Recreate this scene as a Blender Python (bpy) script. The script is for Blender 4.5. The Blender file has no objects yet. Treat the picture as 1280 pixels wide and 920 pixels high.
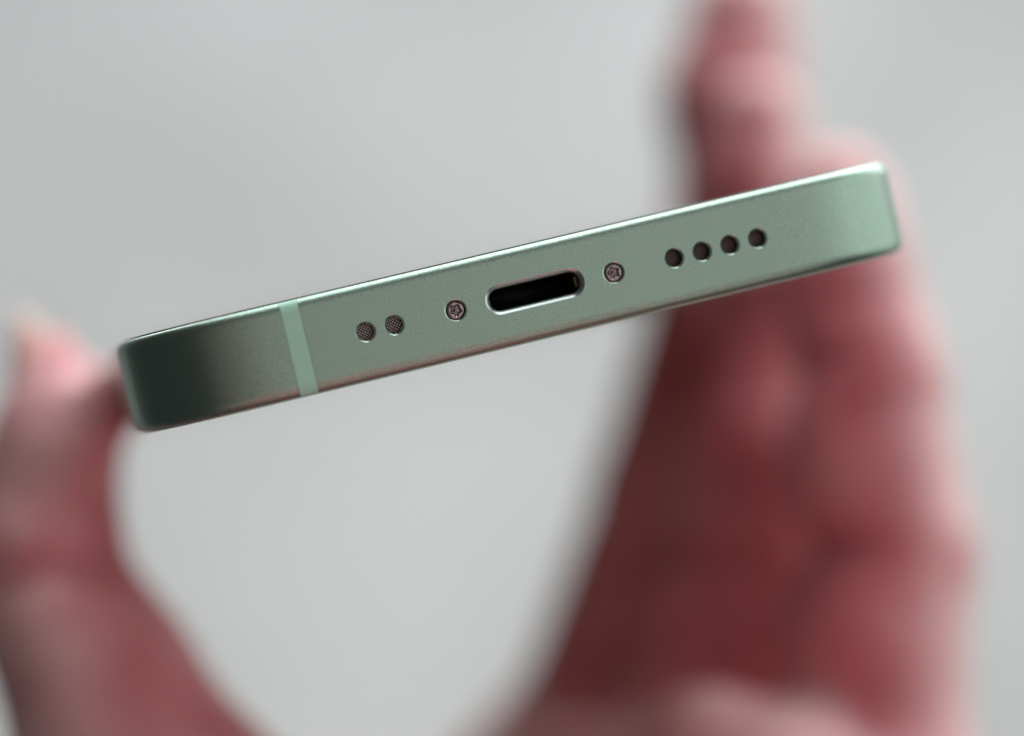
import bpy, math, random
import numpy as np
from mathutils import Vector, Matrix
from mathutils.geometry import delaunay_2d_cdt

random.seed(4)
C = bpy.context.scene
COL = C.collection
MM = 0.001
R = math.radians

# ------------------------------------------------------------------ camera
DIST = 0.200                      # lens to the port, metres
cam_d = bpy.data.cameras.new('camera')
cam = bpy.data.objects.new('camera', cam_d)
COL.objects.link(cam)
cam.location = (0, -DIST, 0)
cam.rotation_euler = (R(90), 0, 0)
cam_d.sensor_width = 36
cam_d.lens = 91.4
cam_d.clip_start = 0.01
cam_d.clip_end = 50
cam_d.dof.use_dof = True
cam_d.dof.focus_distance = DIST - 0.0003
cam_d.dof.aperture_fstop = 5.8
cam_d.dof.aperture_blades = 0
C.camera = cam

# ------------------------------------------------------------------ world, lamps, exposure
w = bpy.data.worlds.new('World'); C.world = w
w.use_nodes = True
bg = w.node_tree.nodes['Background']
bg.inputs['Color'].default_value = (0.93, 0.97, 1.0, 1)
bg.inputs['Strength'].default_value = 0.05

def area(name, loc, target, sx, sy, radiance, col=(1, 1, 1), spread=180):
    l = bpy.data.lights.new(name, 'AREA')
    l.shape = 'RECTANGLE'; l.size = sx; l.size_y = sy
    l.energy = radiance * sx * sy * math.pi
    l.color = col
    l.spread = R(spread)
    o = bpy.data.objects.new(name, l); COL.objects.link(o)
    o.location = loc
    o.rotation_euler = (Vector(target) - Vector(loc)).to_track_quat('-Z', 'Y').to_euler()
    return o

area('overhead_lamp', (0.15, 0.19, 0.75), (0.03, 0.08, 0), 0.70, 0.85, 4.2, (0.96, 0.99, 1.0))
area('right_lamp', (0.72, 0.02, 0.16), (0, 0.0, 0), 1.25, 0.75, 1.10, (0.95, 1.0, 0.97))
area('rear_right_lamp', (0.40, 0.80, 0.62), (0.03, 0.07, 0), 1.0, 0.7, 3.0, (1.0, 0.985, 0.985))
area('rear_left_lamp', (-0.32, 0.75, 0.66), (-0.03, 0.05, 0), 0.5, 0.5, 4.0, (1, 1, 1))
area('front_fill', (0.47, -0.90, 0.20), (0, 0, 0), 0.85, 1.15, 0.68, (1.0, 0.95, 0.945))  # added fill on the camera side, brightens the phone's end face
area('front_left_fill', (-0.13, -0.97, 0.15), (0, 0, 0), 0.36, 1.0, 0.23, (1.0, 0.66, 0.62))  # made-up warm fill, gives the phone's left end a brown reflection
area('low_front_fill', (0.26, -0.60, -0.55), (0, 0, 0), 0.8, 0.5, 0.62, (1.0, 0.84, 0.81))  # made-up fill from below, lightens the lower rim; there is no floor
area('wall_fill', (0.0, 0.35, 1.15), (0, 1.15, -0.1), 2.0, 0.5, 1.16, (0.83, 0.92, 1.0), 110)  # added fill from above, only to brighten the wall
area('low_wall_fill', (-0.1, 0.40, -1.05), (0, 1.15, 0.1), 2.0, 0.5, 1.62, (1.0, 0.985, 0.905), 100)  # added fill from below, evens out the wall's brightness

vs = C.view_settings
vs.view_transform = 'Standard'; vs.look = 'None'
vs.exposure = 0.0; vs.gamma = 1.0; vs.use_curve_mapping = False
C.cycles.max_bounces = 8

# ------------------------------------------------------------------ materials
def new_mat(name):
    m = bpy.data.materials.new(name); m.use_nodes = True
    nt = m.node_tree
    return m, nt, nt.nodes['Principled BSDF']

def coords(nt):
    return nt.nodes.new('ShaderNodeTexCoord').outputs['Object']

def noise(nt, vec, scale, detail=2.0, rough=0.5):
    n = nt.nodes.new('ShaderNodeTexNoise')
    n.inputs['Scale'].default_value = scale
    n.inputs['Detail'].default_value = detail
    n.inputs['Roughness'].default_value = rough
    nt.links.new(vec, n.inputs['Vector'])
    return n

def ramp(nt, fac, stops):
    r = nt.nodes.new('ShaderNodeValToRGB')
    e = r.color_ramp.elements
    while len(e) < len(stops): e.new(0.5)
    for k, (p, c) in enumerate(stops):
        e[k].position = p
        e[k].color = (*c, 1) if len(c) == 3 else c
    nt.links.new(fac, r.inputs['Fac'])
    return r

def bump(nt, height, strength, dist, bsdf):
    b = nt.nodes.new('ShaderNodeBump')
    b.inputs['Strength'].default_value = strength
    b.inputs['Distance'].default_value = dist
    nt.links.new(height, b.inputs['Height'])
    nt.links.new(b.outputs['Normal'], bsdf.inputs['Normal'])
    return b

def anodised(name, rough=0.40, grain=True):
    m, nt, p = new_mat(name)
    p.inputs['Metallic'].default_value = 1.0
    v = coords(nt)
    if grain:
        n1 = noise(nt, v, 11500, 2.0, 0.6)
        rc = ramp(nt, n1.outputs['Fac'], [(0.34, (0.32, 0.47, 0.39)), (0.5, (0.43, 0.59, 0.495)), (0.68, (0.58, 0.72, 0.62))])
        n3 = noise(nt, v, 4200, 1.0)
        r3 = ramp(nt, n3.outputs['Fac'], [(0.42, (0.71, 0.755, 0.73)), (0.62, (0.76, 0.71, 0.72))])
        mx = nt.nodes.new('ShaderNodeMix'); mx.data_type = 'RGBA'; mx.blend_type = 'MULTIPLY'
        mx.inputs['Factor'].default_value = 1.0
        nt.links.new(rc.outputs['Color'], mx.inputs[6]); nt.links.new(r3.outputs['Color'], mx.inputs[7])
        nt.links.new(mx.outputs[2], p.inputs['Base Color'])
        n2 = noise(nt, v, 8000, 1.0)
        bump(nt, n2.outputs['Fac'], 0.28, 0.00004, p)
    else:
        p.inputs['Base Color'].default_value = (0.52, 0.67, 0.58, 1)
    p.inputs['Roughness'].default_value = rough
    return m

M_FRAME = anodised('anodised_green_aluminium', 0.38)
M_RIM = anodised('machined_green_edge', 0.28, grain=False)

m, nt, p = new_mat('green_plastic')
p.inputs['Base Color'].default_value = (0.22, 0.40, 0.31, 1)
p.inputs['Roughness'].default_value = 0.42
n = noise(nt, coords(nt), 900, 3)
rc = ramp(nt, n.outputs['Fac'], [(0.3, (0.45, 0.79, 0.62)), (0.7, (0.49, 0.83, 0.66))])
nt.links.new(rc.outputs['Color'], p.inputs['Base Color'])
M_BAND = m

m, nt, p = new_mat('dark_bore')
p.inputs['Base Color'].default_value = (0.012, 0.014, 0.013, 1)
p.inputs['Roughness'].default_value = 0.6
M_DARK = m

m, nt, p = new_mat('black_port_plastic')
n = noise(nt, coords(nt), 1500, 2)
rc = ramp(nt, n.outputs['Fac'], [(0.3, (0.006, 0.006, 0.006)), (0.7, (0.012, 0.011, 0.011))])
nt.links.new(rc.outputs['Color'], p.inputs['Base Color'])
p.inputs['Roughness'].default_value = 0.5
M_PORT = m

m, nt, p = new_mat('steel_wire')
p.inputs['Metallic'].default_value = 1
p.inputs['Base Color'].default_value = (0.66, 0.60, 0.57, 1)
p.inputs['Roughness'].default_value = 0.38
M_WIRE = m

m, nt, p = new_mat('dark_steel_wire')
p.inputs['Metallic'].default_value = 1
p.inputs['Base Color'].default_value = (0.46, 0.38, 0.36, 1)
p.inputs['Roughness'].default_value = 0.38
M_WIRE_DARK = m

m, nt, p = new_mat('port_lip_metal')
p.inputs['Metallic'].default_value = 1
p.inputs['Base Color'].default_value = (0.58, 0.68, 0.65, 1)
p.inputs['Roughness'].default_value = 0.34
M_LIP = m

m, nt, p = new_mat('bronze_screw_metal')
p.inputs['Metallic'].default_value = 1
n = noise(nt, coords(nt), 3000, 2)
rc = ramp(nt, n.outputs['Fac'], [(0.3, (0.30, 0.25, 0.262)), (0.7, (0.36, 0.30, 0.315))])
nt.links.new(rc.outputs['Color'], p.inputs['Base Color'])
p.inputs['Roughness'].default_value = 0.16
M_SCREW = m

m, nt, p = new_mat('gold_contact')
p.inputs['Metallic'].default_value = 1
p.inputs['Base Color'].default_value = (0.55, 0.40, 0.22, 1)
p.inputs['Roughness'].default_value = 0.35
M_GOLD = m

m, nt, p = new_mat('black_glass')
p.inputs['Base Color'].default_value = (0.01, 0.012, 0.012, 1)
p.inputs['Roughness'].default_value = 0.08
M_GLASS = m

m, nt, p = new_mat('green_back_glass')
p.inputs['Base Color'].default_value = (0.42, 0.60, 0.48, 1)
p.inputs['Roughness'].default_value = 0.10
M_BACK = m

m, nt, p = new_mat('skin')
v = coords(nt)
n = noise(nt, v, 75, 4)
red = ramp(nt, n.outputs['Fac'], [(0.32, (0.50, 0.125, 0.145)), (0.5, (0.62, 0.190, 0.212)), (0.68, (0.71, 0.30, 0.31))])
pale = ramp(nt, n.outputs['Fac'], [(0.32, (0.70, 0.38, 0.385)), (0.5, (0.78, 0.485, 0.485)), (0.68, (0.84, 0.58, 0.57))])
at_ = nt.nodes.new('ShaderNodeAttribute'); at_.attribute_name = 'pale_and_lit'  # mixes in the pale tone, including light painted on the skin
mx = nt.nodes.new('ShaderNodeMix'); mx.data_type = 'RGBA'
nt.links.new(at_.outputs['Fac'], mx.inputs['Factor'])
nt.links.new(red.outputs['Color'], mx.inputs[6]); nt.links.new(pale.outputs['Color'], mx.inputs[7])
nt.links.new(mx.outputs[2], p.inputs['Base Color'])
p.inputs['Roughness'].default_value = 0.45
p.inputs['Specular IOR Level'].default_value = 0.35
p.inputs['Subsurface Weight'].default_value = 0.55
p.inputs['Subsurface Radius'].default_value = (1.0, 0.30, 0.18)
p.inputs['Subsurface Scale'].default_value = 0.003
n2 = noise(nt, v, 900, 4)
bump(nt, n2.outputs['Fac'], 0.35, 0.0004, p)
M_SKIN = m

m, nt, p = new_mat('fingernail')
p.inputs['Base Color'].default_value = (0.76, 0.58, 0.52, 1)
p.inputs['Roughness'].default_value = 0.25
p.inputs['Subsurface Weight'].default_value = 0.3
p.inputs['Subsurface Scale'].default_value = 0.002
M_NAIL = m

m, nt, p = new_mat('pale_concrete')
v = coords(nt)
n1 = noise(nt, v, 6.5, 3)
r1 = ramp(nt, n1.outputs['Fac'], [(0.38, (0.51, 0.522, 0.522)), (0.5, (0.56, 0.572, 0.574)), (0.62, (0.612, 0.622, 0.626))])
n2 = noise(nt, v, 160, 6, 0.65)
r2 = ramp(nt, n2.outputs['Fac'], [(0.3, (0.82, 0.82, 0.82)), (0.7, (1, 1, 1))])
mx = nt.nodes.new('ShaderNodeMix'); mx.data_type = 'RGBA'; mx.blend_type = 'MULTIPLY'
mx.inputs['Factor'].default_value = 1.0
nt.links.new(r1.outputs['Color'], mx.inputs[6]); nt.links.new(r2.outputs['Color'], mx.inputs[7])
nt.links.new(mx.outputs[2], p.inputs['Base Color'])
p.inputs['Roughness'].default_value = 0.9
bump(nt, n2.outputs['Fac'], 0.4, 0.002, p)
M_WALL = m

# ------------------------------------------------------------------ helpers
def link(name, me, parent=None):
    o = bpy.data.objects.new(name, me); COL.objects.link(o)
    if parent is not None: o.parent = parent
    return o

def mesh(name, verts, faces, mats, mi=None, normals=None, smooth=True):
    me = bpy.data.meshes.new(name)
    me.from_pydata([tuple(v) for v in verts], [], faces)
    for mt in mats: me.materials.append(mt)
    if mi is not None: me.polygons.foreach_set('material_index', mi)
    me.polygons.foreach_set('use_smooth', [smooth] * len(me.polygons))
    me.update()
    if normals is not None:
        me.normals_split_custom_set_from_vertices([tuple(n) for n in normals])
    return me

class MB:
    """collects vertices and faces (in millimetres) for one mesh"""
    def __init__(self): self.v = []; self.f = []; self.m = []; self.n = []
    def add(self, verts, faces, m=0, normals=None):
        b = len(self.v)
        self.v += [tuple(a * MM for a in v) for v in verts]
        self.f += [tuple(b + i for i in f) for f in faces]
        self.m += [m] * len(faces)
        if normals is not None: self.n += [tuple(x) for x in normals]
    def build(self, name, mats, smooth=True):
        return mesh(name, self.v, self.f, mats, self.m, self.n if self.n and len(self.n) == len(self.v) else None, smooth)

def bez(p0, p1, p2, p3, n):
    t = np.linspace(0, 1, n)[:, None]
    p0, p1, p2, p3 = map(np.array, (p0, p1, p2, p3))
    return (1-t)**3*p0 + 3*(1-t)**2*t*p1 + 3*(1-t)*t*t*p2 + t**3*p3

# ------------------------------------------------------------------ wall behind
wm = MB()
S = 2500.0
g = 24
vv = [(-S + 2*S*i/g, 0, -S + 2*S*j/g) for j in range(g+1) for i in range(g+1)]
ff = [(j*(g+1)+i, j*(g+1)+i+1, (j+1)*(g+1)+i+1, (j+1)*(g+1)+i) for j in range(g) for i in range(g)]
wm.add(vv, ff)
wall = link('wall', wm.build('wall', [M_WALL]))
wall.location = (0, 1.15, 0)
wall['kind'] = 'structure'

# ------------------------------------------------------------------ the phone
W, L, T = 64.4, 131.5, 7.55
HW, HT = W/2, T/2
RC = 10.4                            # corner radius of the continuous corner
BAND0, BAND1 = -19.40, -17.95        # antenna band across the lower end

phone = bpy.data.objects.new('smartphone', None); COL.objects.link(phone)
phone.empty_display_size = 0.02
phone['label'] = 'mint green phone with matte metal edge, charging port and speaker holes facing out'
phone['category'] = 'smartphone'
ROLL, YAW, PITCH = R(13.65), R(8.3), R(1.5)
Rm = Matrix.Rotation(-ROLL, 4, 'Y') @ Matrix.Rotation(YAW, 4, 'Z') @ Matrix.Rotation(PITCH, 4, 'X')
phone.matrix_world = Matrix.Translation((1.78*MM, 0, 5.9*MM)) @ Rm

# continuous corner, as distances (a along the end edge, b along the side) from the sharp corner
seg1 = bez((1.52866, 0), (1.08849, 0), (0.86841, 0), (0.63149, 0.07491), 22)
seg2 = bez((0.63149, 0.07491), (0.37282, 0.16906), (0.16906, 0.37282), (0.07491, 0.63149), 16)
seg3 = bez((0.07491, 0.63149), (0, 0.86841), (0, 1.08849), (0, 1.52866), 22)
corner = np.vstack([seg1, seg2[1:], seg3[1:]]) * RC

def quarter():                      # lower right quarter: from (0,0) to (HW, L/2)
    x = np.linspace(0, HW - corner[0, 0], 24)[:-1]
    a = np.stack([x, np.zeros_like(x)], 1)
    c = np.stack([HW - corner[:, 0], corner[:, 1]], 1)
    b = np.array([[HW, L/2]])
    return np.vstack([a, c, b])
Q = quarter()
def end_y(x):                       # depth of the lower end at x
    k = Q[:, 1] < 8
    return np.interp(np.abs(x), Q[k, 0], Q[k, 1])
def end_n(x):
    e = 0.05
    s = (end_y(x+e) - end_y(x-e)) / (2*e)
    n = np.array([s, -1.0]) ; return n / np.linalg.norm(n)

FX = 21.0                           # the drilled face spans |x| < FX
# outline, counter-clockwise seen from above, with exact columns at FX and the band edges
half = [tuple(q) for q in Q]
extra = [FX, -BAND0, -BAND1]
half_r = sorted(set([(round(a, 6), round(b, 6)) for a, b in half]), key=lambda q: (q[1] > 7.9, q[0] if q[1] <= 7.9 else 0, q[1]))
def with_extra(pts, xs):
    out = []
    for i, q in enumerate(pts):
        if i:
            for xx in sorted(xs):
                if pts[i-1][0] < xx < q[0] and q[1] < 8: out.append((xx, float(end_y(xx))))
        out.append(q)
    return out
QR = with_extra([tuple(q) for q in Q], [FX])
QL = with_extra([tuple(q) for q in Q], extra)
out = [(-x, y) for x, y in reversed(QL)] + QR[1:]
top = [(-x, L - y) for x, y in out][1:-1]
out = np.array(out + top)           # closed loop
NO = len(out)
tan = np.roll(out, -1, 0) - np.roll(out, 1, 0)
# central-difference normals weighted by spacing
d1 = out - np.roll(out, 1, 0); d2 = np.roll(out, -1, 0) - out
l1 = np.linalg.norm(d1, axis=1, keepdims=True); l2 = np.linalg.norm(d2, axis=1, keepdims=True)
tan = d1/l1*l2 + d2/l2*l1
tan /= np.linalg.norm(tan, axis=1, keepdims=True)
onrm = np.stack([tan[:, 1], -tan[:, 0]], 1)

# edge profile: (inset, z, normal out, normal z); a superelliptic roll-over
RI, RZ = 0.78, 1.02
FZ = HT - RZ - 0.12
def profile():
    pr = []
    ex = 2.25
    for k in range(15):
        t = (math.pi/2) * k/14
        c, s = math.cos(t), math.sin(t)
        a = RI*(1 - c**(2/ex)) if c > 1e-9 else RI
        z = (HT - 0.12 - RZ) + RZ * s**(2/ex)
        nx = (max(c, 0)**(2/ex))**(ex-1)/RI if c > 1e-9 else 0.0
        nz = (s**(2/ex))**(ex-1)/RZ
        l = math.hypot(nx, nz)
        pr.append((a, z, nx/l, nz/l))
    return pr
PR = profile()
FULL = [(a, -z, no, -nz) for a, z, no, nz in reversed(PR)] + [(0, 0, 1, 0)] + PR
IB0 = len(PR) - 1                   # last index of the lower roll-over
def P_at(i, j):
    a, z, no, nz = FULL[j]
    x, y = out[i]; n = onrm[i]
    return (x - n[0]*a, y - n[1]*a, z), (n[0]*no, n[1]*no, nz)

def strip_faces(cols, keep):
    """quads between outline columns; keep(i,j) decides which are made"""
    vs_, ns_, fs_ = [], [], []
    m_ = len(FULL)
    for i in cols:
        for j in range(m_):
            pnt, nn = P_at(i % NO, j); vs_.append(pnt); ns_.append(nn)
    for a in range(len(cols)-1):
        for j in range(m_-1):
            if keep(cols[a] % NO, cols[a+1] % NO, j):
                fs_.append((a*m_+j, (a+1)*m_+j, (a+1)*m_+j+1, a*m_+j+1))
    return vs_, ns_, fs_

def is_low(i): return out[i][1] < 8
def mid(i, k): return (out[i][0] + out[k][0]) / 2
def keep_frame(i, k, j):
    low = is_low(i) and is_low(k)
    mx_ = mid(i, k)
    if low and BAND0 < mx_ < BAND1: return False
    if low and abs(mx_) < FX and IB0 <= j <= IB0+1 : return False
    return True
fr = MB()
v_, n_, f_ = strip_faces(list(range(NO)) + [0], keep_frame)
fr.add(v_, f_, 0, n_)

# the drilled flat face, triangulated round the holes
HOLE_R, CH = 0.635, 0.16
MIC = [-13.42, -11.17]
SPK = [11.25, 13.52, 15.79, 18.06]
SCREW_X = [-6.33, 6.33]; SCREW_R = 0.75
PW, PH, PCH = 7.24, 1.66, 0.34       # port opening and its lip
def circle(cx, r, n=40): return [(cx + r*math.cos(2*math.pi*k/n), r*math.sin(2*math.pi*k/n)) for k in range(n)]
def stadium(cx, w_, h_, n=16):
    r = h_/2; pts = []
    for k in range(n+1):
        t = -math.pi/2 + math.pi*k/n; pts.append((cx + w_/2 - r + r*math.cos(t), r*math.sin(t)))
    for k in range(n+1):
        t = math.pi/2 + math.pi*k/n; pts.append((cx - w_/2 + r + r*math.cos(t), r*math.sin(t)))
    return pts
loops = [circle(x, HOLE_R+CH) for x in MIC+SPK] + [circle(x, SCREW_R+0.13) for x in SCREW_X] + [stadium(0, PW+2*PCH, PH+2*PCH)]

def face_patch(x0, x1, loops_):
    xs = sorted(set([x0, x1] + [float(q[0]) for q in out if q[1] < 8 and x0 < q[0] < x1 and True]))
    zf = FULL[IB0+2][1]
    vz = [-zf, 0, zf]
    V2, E2 = [], []
    ring = [(x, -zf) for x in xs] + [(x1, 0)] + [(x, zf) for x in reversed(xs)] + [(x0, 0)]
    V2 += ring; E2 += [(k, (k+1) % len(ring)) for k in range(len(ring))]
    for lp in loops_:
        b = len(V2); V2 += lp
        E2 += [(b+k, b+(k+1) % len(lp)) for k in range(len(lp))]
    for x in np.arange(x0+0.35, x1-0.2, 0.5):           # interior points keep the curvature
        for z in (-2.0, -1.55, 1.55, 2.0): V2.append((float(x), z))
    r_ = delaunay_2d_cdt([Vector(q) for q in V2], E2, [], 0, 1e-6)
    vo, fo = r_[0], r_[2]
    def inside(c):
        for lp in loops_:
            cx = sum(q[0] for q in lp)/len(lp); hw = max(q[0] for q in lp) - cx; hh = max(q[1] for q in lp)
            dx = max(abs(c[0]-cx) - (hw-hh), 0)
            if math.hypot(dx, c[1]) < hh*0.999: return True
        return False
    faces = []
    for f in fo:
        c = (sum(vo[i][0] for i in f)/len(f), sum(vo[i][1] for i in f)/len(f))
        if not (x0 <= c[0] <= x1) or inside(c): continue
        a_, b_, c_ = [vo[i] for i in f[:3]]
        area2 = (b_[0]-a_[0])*(c_[1]-a_[1]) - (b_[1]-a_[1])*(c_[0]-a_[0])
        faces.append(tuple(f) if area2 > 0 else tuple(reversed(f)))
    V3 = [(q[0], float(end_y(q[0])), q[1]) for q in vo]
    N3 = [(*end_n(q[0]), 0) for q in vo]
    return V3, faces, N3
for x0, x1 in ((-FX, BAND0), (BAND1, FX)):
    V3, F3, N3 = face_patch(x0, x1, [lp for lp in loops if x0 < sum(q[0] for q in lp)/len(lp) < x1])
    fr.add(V3, F3, 0, N3)
# inner lining so the shell is closed under the glass
frame = link('frame', fr.build('frame', [M_FRAME]), phone)

# antenna band: same cross-section, its own solid plug with hairline gaps
def band_plug():
    mb = MB(); gap = 0.02; sink = 0.008
    xs = np.linspace(BAND0+gap, BAND1-gap, 5)
    m_ = len(FULL); vs_, ns_, fs_ = [], [], []
    for x in xs:
        y = float(end_y(x)); n = end_n(x)
        for a, z, no, nz in FULL:
            a2 = a + sink*no
            vs_.append((x - n[0]*a2, y - n[1]*a2, z - sink*nz)); ns_.append((n[0]*no, n[1]*no, nz))
    for a in range(len(xs)-1):
        for j in range(m_-1): fs_.append((a*m_+j, (a+1)*m_+j, (a+1)*m_+j+1, a*m_+j+1))
    mb.add(vs_, fs_, 0, ns_)
    for x, s in ((xs[0], -1), (xs[-1], 1)):             # side cheeks
        y = float(end_y(x)); n = end_n(x); vs_, ns_ = [], []
        for a, z, no, nz in FULL:
            a2 = a + sink*no
            vs_.append((x - n[0]*a2, y - n[1]*a2, z - sink*nz)); vs_.append((x, y + 1.4, z*0.9))
            ns_ += [(s, 0, 0)]*2
        fs_ = [(2*j, 2*j+1, 2*j+3, 2*j+2) for j in range(m_-1)]
        if s > 0: fs_ = [tuple(reversed(f)) for f in fs_]
        mb.add(vs_, fs_, 0, ns_)
    return mb.build('antenna_band', [M_BAND])
link('antenna_band', band_plug(), phone)

def glass_plate(name, mat, sgn):
    mb = MB()
    prof = [(RI*0.90, HT-0.24), (RI*0.90, HT-0.07), (RI*0.96, HT-0.02), (RI*1.15, HT)]
    m_ = len(prof); vs_, fs_ = [], []
    for i in range(NO):
        for a, z in prof:
            x, y = out[i]; n = onrm[i]; vs_.append((x-n[0]*a, y-n[1]*a, sgn*z))
    for i in range(NO):
        k = (i+1) % NO
        for j in range(m_-1): fs_.append((i*m_+j, k*m_+j, k*m_+j+1, i*m_+j+1))
    fs_.append(tuple(i*m_+m_-1 for i in range(NO)))
    if sgn < 0: fs_ = [tuple(reversed(f)) for f in fs_]
    mb.add(vs_, fs_)
    me = mb.build(name, [mat]); me.set_sharp_from_angle(angle=R(30))
    return link(name, me, phone)
glass_plate('front_glass', M_GLASS, 1)
glass_plate('back_glass', M_BACK, -1)

def ringed(mb, loops3, m, close=False):
    """bridge successive loops of equal length: loops3 = list of lists of points"""
    n = len(loops3[0]); vs_, fs_ = [], []
    for lp in loops3: vs_ += lp
    for a in range(len(loops3)-1):
        for k in range(n):
            q = (k+1) % n
            fs_.append((a*n+k, a*n+q, (a+1)*n+q, (a+1)*n+k))
    if close: fs_.append(tuple((len(loops3)-1)*n + k for k in range(n)))
    mb.add(vs_, fs_, m)

def xz(lp, y): return [(a, y, b) for a, b in lp]

# one bore: rolled rim, wall, floor (made once, shared by all six)
def bore_mesh(name, r, ch, depth):
    mb = MB()
    rim = []
    for k in range(6):
        t = math.pi/2*k/5
        rim.append(xz(circle(0, r + ch*(1-(0.75*k/5+0.25*math.sin(t)))), ch*1.25*(0.75*k/5+0.25*(1-math.cos(t)))))
    ringed(mb, rim, 0)
    ringed(mb, [xz(circle(0, r), ch*1.25), xz(circle(0, r), ch*1.25+0.12)], 0)
    ringed(mb, [xz(circle(0, r), ch*1.25+0.12), xz(circle(0, r), depth)], 1, close=True)
    return mb.build(name, [M_RIM, M_DARK])
def weave_mesh(r, pitch, wr, mat):
    """woven wire gauze: over-and-under wires in a disc"""
    mb = MB(); n = int(r/pitch)
    for axis in (0, 1):
        for i in range(-n, n+1):
            c = i*pitch; h = math.sqrt(max(r*r - c*c, 0))
            if h < pitch*0.6: continue
            steps = max(4, int(2*h/(pitch*0.5)))
            pts = []
            for k in range(steps+1):
                t = -h + 2*h*k/steps
                s = math.cos(math.pi*t/pitch) * (1 if (i + axis) % 2 else -1) * wr*0.8
                pts.append((t, s, c) if axis == 0 else (c, s, t))
            vs_, fs_ = [], []
            for q in pts:
                for b in range(5):
                    an = 2*math.pi*b/5
                    if axis == 0: vs_.append((q[0], q[1]+wr*math.cos(an), q[2]+wr*math.sin(an)))
                    else: vs_.append((q[0]+wr*math.sin(an), q[1]+wr*math.cos(an), q[2]))
            for k in range(len(pts)-1):
                for b in range(5):
                    d = (b+1) % 5
                    fs_.append((k*5+b, k*5+d, (k+1)*5+d, (k+1)*5+b))
            mb.add(vs_, fs_)
    return mb.build('wire_gauze', [mat])
ME_BORE = bore_mesh('speaker_hole', HOLE_R, CH, 2.0)
ME_GAUZE = weave_mesh(HOLE_R-0.01, 0.195, 0.028, M_WIRE)
ME_GAUZE_FINE = weave_mesh(HOLE_R-0.01, 0.165, 0.026, M_WIRE_DARK)
def bore_at(name, x, gz, gy, spin):
    o = link(name, ME_BORE, phone)
    o.location = (x*MM, float(end_y(x))*MM, 0)
    n = end_n(x); o.rotation_euler = (0, 0, math.atan2(n[0], -n[1]))
    gz_o = link('wire_gauze', gz, o)
    gz_o.location = (0, gy*MM, 0); gz_o.rotation_euler = (0, spin, 0)
for x in MIC: bore_at('microphone_hole', x, ME_GAUZE, 0.55, R(40))
for x in SPK: bore_at('speaker_hole', x, ME_GAUZE_FINE, 1.0, R(52))

# five-lobed screws in countersunk bores
def screw_meshes():
    mb = MB(); n = 40
    rim = []
    for k in range(6):
        t = math.pi/2*k/5
        rim.append(xz(circle(0, SCREW_R + 0.13*(1-(0.7*k/5+0.3*math.sin(t)))), 0.12*(1-math.cos(t))))
    ringed(mb, rim, 0)
    ringed(mb, [xz(circle(0, SCREW_R), 0.12), xz(circle(0, SCREW_R), 0.6)], 1)
    bore = mb.build('screw_bore', [M_RIM, M_DARK])
    mb = MB()
    def lobe(r, d): return [(r*(1+d*math.cos(5*2*math.pi*k/n))*math.cos(2*math.pi*k/n), r*(1+d*math.cos(5*2*math.pi*k/n))*math.sin(2*math.pi*k/n)) for k in range(n)]
    ro = SCREW_R - 0.012
    ringed(mb, [xz(circle(0, ro, n), 0.50), xz(circle(0, ro, n), 0.25), xz(circle(0, ro-0.05, n), 0.19), xz(circle(0, ro-0.16, n), 0.14),
                xz(lobe(0.50, 0.10), 0.125), xz(lobe(0.46, 0.16), 0.135)], 0)
    ringed(mb, [xz(lobe(0.46, 0.16), 0.135), xz(lobe(0.41, 0.20), 0.17), xz(lobe(0.25, 0.24), 0.33)], 0)
    ringed(mb, [xz(lobe(0.25, 0.24), 0.33), xz(lobe(0.20, 0.15), 0.33), xz(circle(0, 0.13, n), 0.27), xz(circle(0, 0.06, n), 0.22), xz(circle(0, 0.01, n), 0.21)], 0, close=True)
    head = mb.build('screw_head', [M_SCREW]); head.set_sharp_from_angle(angle=R(40))
    return bore, head
B_, H_ = screw_meshes()
for x, spin in zip(SCREW_X, (R(18), R(-30))):
    o = link('screw', B_, phone); o.location = (x*MM, 0, 0)
    h = link('screw_head', H_, o); h.rotation_euler = (0, spin, 0)

# charging port: bright rolled lip, dark cavity, contacts
mb = MB(); lip = []
for k in range(9):
    t = math.pi/2*k/8
    s = PCH*(1-(0.7*k/8+0.3*math.sin(t)))
    lip.append(xz(stadium(0, PW+2*s, PH+2*s), 0.34*(0.7*k/8+0.3*(1-math.cos(t)))))
ringed(mb, lip, 0)
ringed(mb, [xz(stadium(0, PW, PH), 0.34), xz(stadium(0, PW, PH), 0.5)], 0)
port = link('charging_port', mb.build('charging_port', [M_LIP]), phone)
mb = MB()
ringed(mb, [xz(stadium(0, PW, PH), 0.5), xz(stadium(0, PW, PH), 6.8)], 0, close=True)
link('port_cavity', mb.build('port_cavity', [M_PORT]), port)
def box_mesh(name, sx, sy, sz, mat, bv=0.15):
    mb = MB(); x, y, z = sx/2, sy/2, sz/2; b = min(x, y, z)*bv
    vs_ = []; fs_ = []
    for k, (zz, ins) in enumerate(((-z, b), (-z+b, 0), (z-b, 0), (z, b))):
        vs_ += [(-x+ins, -y+ins, zz), (x-ins, -y+ins, zz), (x-ins, y-ins, zz), (-x+ins, y-ins, zz)]
    for a in range(3):
        for k in range(4):
            q = (k+1) % 4; fs_.append((a*4+k, a*4+q, a*4+4+q, a*4+4+k))
    fs_ += [(3, 2, 1, 0), (12, 13, 14, 15)]
    mb.add(vs_, fs_)
    return mb.build(name, [mat], smooth=False)
ME_S = box_mesh('latch_spring', 0.14, 2.2, 0.8, M_GOLD)
for s in (-1, 1):
    o = link('latch_spring', ME_S, port); o.location = (s*3.42*MM, 2.6*MM, 0); o.rotation_euler = (0, 0, s*R(4))

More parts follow.
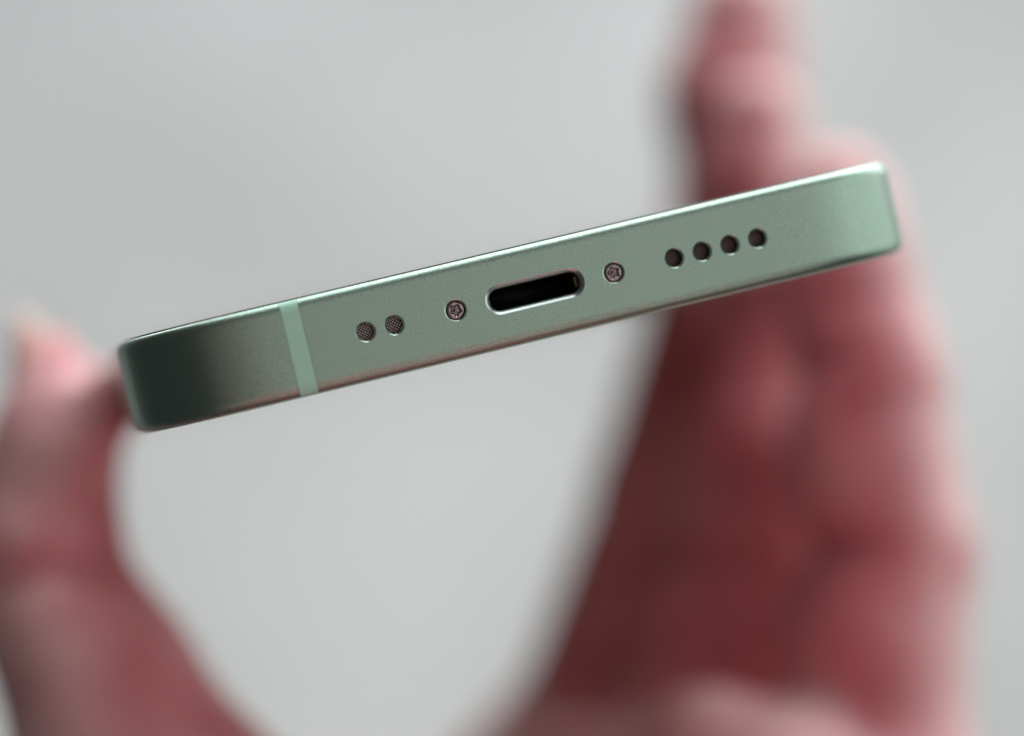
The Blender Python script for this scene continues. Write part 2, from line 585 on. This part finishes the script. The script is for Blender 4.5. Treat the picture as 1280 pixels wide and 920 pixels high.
# ------------------------------------------------------------------ the hand
# joints in millimetres: x right, y away from the camera, z up
def at(px, py, d):
    k = (DIST*1000 + d) / (DIST*1000) / 16.25
    return np.array([(px-640)*k, d, (460-py)*k])

def smin(a, b, k):
    h = np.clip(0.5 + 0.5*(b-a)/k, 0, 1)
    return b*(1-h) + a*h - k*h*(1-h)

LO = np.array([-68.0, -226.0, -128.0]); HI = np.array([76.0, 132.0, 56.0]); ST = 1.3
ax = [np.arange(LO[k], HI[k]+ST, ST, dtype=np.float32) for k in range(3)]
GX, GY, GZ = np.meshgrid(*ax, indexing='ij', sparse=True)
SHP = tuple(len(a) for a in ax)

def cone(p, q, r0, r1, flat=None):
    """distance to a tapering rounded limb; flat = (direction, factor) squeezes it along a direction"""
    p = np.array(p, float); q = np.array(q, float)
    d = q - p; l2 = float(d @ d)
    X, Y, Z = GX-p[0], GY-p[1], GZ-p[2]
    t = np.clip((X*d[0] + Y*d[1] + Z*d[2]) / l2, 0, 1)
    X = X - t*d[0]; Y = Y - t*d[1]; Z = Z - t*d[2]
    r = r0 + (r1-r0)*t
    if flat is not None:
        n, fct = flat; n = np.array(n, float); n /= np.linalg.norm(n)
        c = X*n[0] + Y*n[1] + Z*n[2]
        e = c*(1/fct - 1)
        X = X + e*n[0]; Y = Y + e*n[1]; Z = Z + e*n[2]
    return np.sqrt(X*X + Y*Y + Z*Z) - r

def chain(pts, rs, k, flat=None, pads=(), creases=()):
    f = None
    for a in range(len(pts)-1):
        c = cone(pts[a], pts[a+1], rs[a], rs[a+1], flat)
        f = c if f is None else smin(f, c, k)
    for p, r in pads:
        p = np.array(p); f = smin(f, np.sqrt((GX-p[0])**2+(GY-p[1])**2+(GZ-p[2])**2) - r, 4.0)
    for p, n, rr, dep in creases:                       # shallow flexion creases on the palm side
        p = np.array(p); n = np.array(n, float); n /= np.linalg.norm(n)
        t = (GX-p[0])*n[0] + (GY-p[1])*n[1] + (GZ-p[2])*n[2]
        dist2 = (GX-p[0])**2+(GY-p[1])**2+(GZ-p[2])**2
        f = f + dep*np.exp(-(t/1.6)**2)*np.exp(-dist2/(rr*rr))
    return f

# fingers: base knuckle, middle joint, end joint, tip
FING = {
 'index':  [at(726, 1010, 90), at(848, 640, 97), at(922, 330, 101), at(926, 15, 103)],
 'middle': [at(850, 1040, 77), at(922, 700, 83), at(984, 400, 86), at(944, 148, 86)],
 'ring':   [at(1085, 1060, 56), at(1112, 690, 58), at(1085, 470, 60), at(1046, 248, 65)],
 'little': [at(1050, 1130, 50), at(965, 985, 50), at(890, 952, 52), at(800, 1000, 58), at(700, 962, 64)],
}
RAD = {'index': (11.2, 9.6, 8.3, 6.3), 'middle': (9.2, 8.0, 7.2, 5.2), 'ring': (9.6, 8.3, 7.4, 5.8), 'little': (8.6, 7.4, 6.9, 6.2, 5.8)}
PALMDIR = np.array([-1.0, -0.25, 0.05])                 # the way the finger pads face
F = None
for nm, pts in FING.items():
    cr = [(pts[1] + PALMDIR*RAD[nm][1], pts[2]-pts[0], 9, 2.0 if nm != 'index' else 0.8), (pts[2] + PALMDIR*RAD[nm][2], pts[3]-pts[1], 8, 1.8)] if nm != 'little' else []
    pads = [((pts[2]*0.35+pts[3]*0.65) + PALMDIR*2.0, RAD[nm][3]+0.6), ((pts[1]+pts[2])/2 + PALMDIR*2.6, RAD[nm][2]-0.6), (pts[0]*0.3+pts[1]*0.7 + PALMDIR*2.2, RAD[nm][1]-0.6)] if nm != 'little' else []
    if nm == 'index': pads = pads[:1]
    f = chain(pts, RAD[nm], 2.5, None, pads, cr)
    F = f if F is None else smin(F, f, 0.6)
# thumb
TH = [at(215, 1060, 42), at(145, 920, 44), at(48, 690, 46), at(60, 560, 46), at(67, 462, 47)]
thumb = chain(TH, (15, 13.2, 10.6, 8.2, 3.9), 3.0, ((-1, 0, 0.1), 0.66),
              [], [(TH[2] + np.array([3.0, -9, -1]), TH[3]-TH[1] + np.array([0, 0, 0.0]), 12, 1.7)])
for dd in (40, 50):                                     # the pad pressed against the phone
    thumb = smin(thumb, cone(at(92, 575, dd), at(148, 486, dd), 3.7, 2.9), 3.0)
thumb = smin(thumb, cone(at(96, 590, 46), at(100, 680, 46), 3.0, 2.8), 4.0)
# palm, heel and wrist, below the frame and coming back towards the camera
palm = chain([at(672, 1030, 92), at(840, 1060, 76), at(1075, 1080, 58), at(1090, 1150, 36)], (10.5, 11, 11, 10), 6)
palm = smin(palm, cone(at(690, 1050, 88), at(470, 1350, 25), 11, 15), 10)
palm = smin(palm, cone(at(850, 1080, 72), at(560, 1400, 10), 11, 16), 10)
palm = smin(palm, cone(at(1060, 1110, 52), at(700, 1420, 0), 11, 15), 10)
palm = smin(palm, cone(at(215, 1060, 42), at(430, 1330, 20), 13, 16), 10)
palm = smin(palm, cone(at(330, 1230, 40), at(640, 1100, 82), 9, 9), 10)   # web of the thumb
palm = smin(palm, cone(at(590, 1400, 10), (14, -60, -78), 22, 30, ((0, 0.1, 1), 0.68)), 14)
palm = smin(palm, cone((14, -60, -78), (27, -180, -78), 30, 44, ((0, 0, 1), 0.60)), 14)
palm = smin(palm, cone(at(790, 880, 98), at(900, 430, 102), 7.6, 6.0), 1.2)      # flesh between the first two fingers
palm = smin(palm, cone(at(985, 930, 78), at(1008, 590, 80), 7.5, 5.5), 1.5)   # and between the next two
F = smin(F, thumb, 2.0)
F = smin(F, palm, 7.0)

def surface_nets(F):
    s = F < 0
    nx, ny, nz = F.shape
    acc = np.zeros((nx-1, ny-1, nz-1, 3), np.float32); cnt = np.zeros((nx-1, ny-1, nz-1), np.float32)
    off = [(0,0,0),(1,0,0),(0,1,0),(1,1,0),(0,0,1),(1,0,1),(0,1,1),(1,1,1)]
    def sub(o): return (slice(o[0], nx-1+o[0]), slice(o[1], ny-1+o[1]), slice(o[2], nz-1+o[2]))
    for a in range(8):
        for b in range(a+1, 8):
            o, q = np.array(off[a]), np.array(off[b])
            if np.abs(o-q).sum() != 1: continue
            fa, fb = F[sub(o)], F[sub(q)]
            m_ = (fa < 0) != (fb < 0)
            t = np.where(m_, fa/np.where(m_, fa-fb, 1), 0)
            for k in range(3): acc[..., k] += np.where(m_, o[k] + t*(q[k]-o[k]), 0)
            cnt += m_
    act = cnt > 0
    idx = -np.ones(act.shape, np.int64); idx[act] = np.arange(act.sum())
    ii = np.argwhere(act)
    V = (ii + acc[act]/cnt[act][:, None])*ST + LO
    quads = []
    for k in range(3):
        sl0 = [slice(None)]*3; sl1 = [slice(None)]*3
        sl0[k] = slice(0, -1); sl1[k] = slice(1, None)
        ch = s[tuple(sl0)] != s[tuple(sl1)]
        e = np.argwhere(ch); u, v = (k+1) % 3, (k+2) % 3
        ok = (e[:, u] > 0) & (e[:, v] > 0) & (e[:, u] < F.shape[u]-1) & (e[:, v] < F.shape[v]-1)
        e = e[ok]
        du = np.zeros(3, int); du[u] = 1; dv = np.zeros(3, int); dv[v] = 1
        q = np.stack([idx[tuple((e-du-dv).T)], idx[tuple((e-dv).T)], idx[tuple(e.T)], idx[tuple((e-du).T)]], 1)
        ins = s[tuple(e.T)]
        q[~ins] = q[~ins][:, ::-1]
        quads.append(q)
    return V, np.vstack(quads)
V, Qd = surface_nets(F.astype(np.float32))
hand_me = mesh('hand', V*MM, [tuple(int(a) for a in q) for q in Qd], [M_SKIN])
def seg_dist(P, a, b):
    a = np.array(a, float); d = np.array(b, float) - a
    t = np.clip(((P-a) @ d)/(d @ d), 0, 1)
    return np.linalg.norm(P - a - t[:, None]*d, axis=1)
def sstep(x, a, b):
    t = np.clip((x-a)/(b-a), 0, 1); return t*t*(3-2*t)
NV = np.empty(len(V)*3, np.float32); hand_me.vertices.foreach_get('normal', NV); NV = NV.reshape(-1, 3)
pale_lit_v = np.zeros(len(V))  # paleness: light painted on lit sides, plus blanched pad and forearm skin
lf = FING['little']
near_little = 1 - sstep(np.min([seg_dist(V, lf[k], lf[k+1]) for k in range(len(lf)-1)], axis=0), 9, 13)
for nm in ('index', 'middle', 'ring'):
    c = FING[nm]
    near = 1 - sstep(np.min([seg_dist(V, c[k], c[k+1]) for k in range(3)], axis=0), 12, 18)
    pale_lit_v = np.maximum(pale_lit_v, near * sstep(NV @ np.array([0.95, 0.10, 0.15]), -0.30, 0.72))  # right-facing sides painted paler, as if lit from the right
    tip = np.linalg.norm(V - (c[3] + np.array([0, 0, 4.0])), axis=1)          # tops of the tips painted paler, light from above put into the colour
    pale_lit_v = np.maximum(pale_lit_v, 0.75*(1 - sstep(tip, 5, 12))*sstep(NV[:, 2], -0.2, 0.6))
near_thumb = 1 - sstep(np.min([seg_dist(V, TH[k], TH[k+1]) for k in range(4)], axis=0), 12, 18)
pale_lit_v = np.maximum(pale_lit_v, near_thumb * 0.8 * sstep(NV @ np.array([-0.95, -0.25, 0.2]), -0.35, 0.6))  # outer side of the thumb painted paler, as if lit from the left
pale_lit_v = np.maximum(pale_lit_v, 0.7*(1 - sstep(np.linalg.norm(V - at(150, 480, 44), axis=1), 3.5, 7.0)))   # pad blanched by the grip
pale_lit_v = np.maximum(pale_lit_v, near_little * 0.6 * sstep(NV @ np.array([0, -0.35, 0.93]), -0.1, 0.7))  # up-facing skin of the little finger painted paler, as if catching light
pale_lit_v = np.maximum(pale_lit_v, 0.45*sstep(-V[:, 1], -22, 12))                      # the wrist and forearm are paler than the palm
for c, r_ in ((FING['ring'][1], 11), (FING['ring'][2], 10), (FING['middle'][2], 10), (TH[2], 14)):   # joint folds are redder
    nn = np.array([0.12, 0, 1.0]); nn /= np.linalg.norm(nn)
    pale_lit_v *= 1 - 0.75*np.exp(-(((V - c) @ nn)/2.4)**2)*np.exp(-(np.linalg.norm(V-c, axis=1)/r_)**4)
att = hand_me.attributes.new('pale_and_lit', 'FLOAT', 'POINT')
att.data.foreach_set('value', pale_lit_v.astype(np.float32))
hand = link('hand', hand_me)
sm = hand.modifiers.new('smooth', 'SMOOTH'); sm.factor = 0.5; sm.iterations = 3
hand['label'] = 'left hand with reddish skin pinching the phone between thumb and upright fingers'
hand['category'] = 'hand'

# fingernails: shallow curved plates seated on the backs of the tips
def nail_mesh(w_, l_, curve):
    mb = MB(); nu, nv = 9, 9; vs_, fs_ = [], []
    for lay in (0, 1):
        for j in range(nv):
            for i in range(nu):
                u = -1 + 2*i/(nu-1); t = -1 + 2*j/(nv-1)
                uu = u*math.sqrt(1 - 0.45*t*t) ; tt = t*math.sqrt(1 - 0.35*u*u)
                an = uu*curve
                vs_.append((w_*math.sin(an)/curve, -w_*(1-math.cos(an))/curve - 0.35*t*t - (0.45 if lay else 0), l_*tt))
    n = nu*nv
    for j in range(nv-1):
        for i in range(nu-1):
            a = j*nu+i; fs_.append((a, a+1, a+nu+1, a+nu)); fs_.append((n+a+nu, n+a+nu+1, n+a+1, n+a))
    b = [i for i in range(nu)] + [j*nu+nu-1 for j in range(1, nv)] + [(nv-1)*nu+i for i in range(nu-2, -1, -1)] + [j*nu for j in range(nv-2, 0, -1)]
    for k in range(len(b)):
        q = (k+1) % len(b); fs_.append((b[q], b[k], n+b[k], n+b[q]))
    mb.add(vs_, fs_)
    return mb.build('fingernail', [M_NAIL])
ME_N = nail_mesh(4.6, 5.6, 0.95)
def nail(pt, up, back, push, sc=1.0):
    up = Vector(up).normalized(); b = Vector(back); b = (b - up*b.dot(up)).normalized(); x = b.cross(up)
    o = link('fingernail', ME_N, hand)
    m_ = Matrix((x, b, up)).transposed().to_4x4()
    o.matrix_world = Matrix.Translation((Vector(pt) + b*push)*MM) @ m_ @ Matrix.Scale(sc, 4)
for nm in ('index', 'middle', 'ring'):
    a, b = FING[nm][2], FING[nm][3]
    nail(a*0.22+b*0.78, b-a, -PALMDIR, RAD[nm][3]+0.75)
nail(FING['little'][3]*0.2+FING['little'][4]*0.8, FING['little'][4]-FING['little'][3], (0, 0.3, -1), RAD['little'][4]+0.55, 0.85)
nail(TH[3]*0.12+TH[4]*0.88, TH[4]-TH[3], (-1, 0.15, 0.1), 4.2, 1.12)
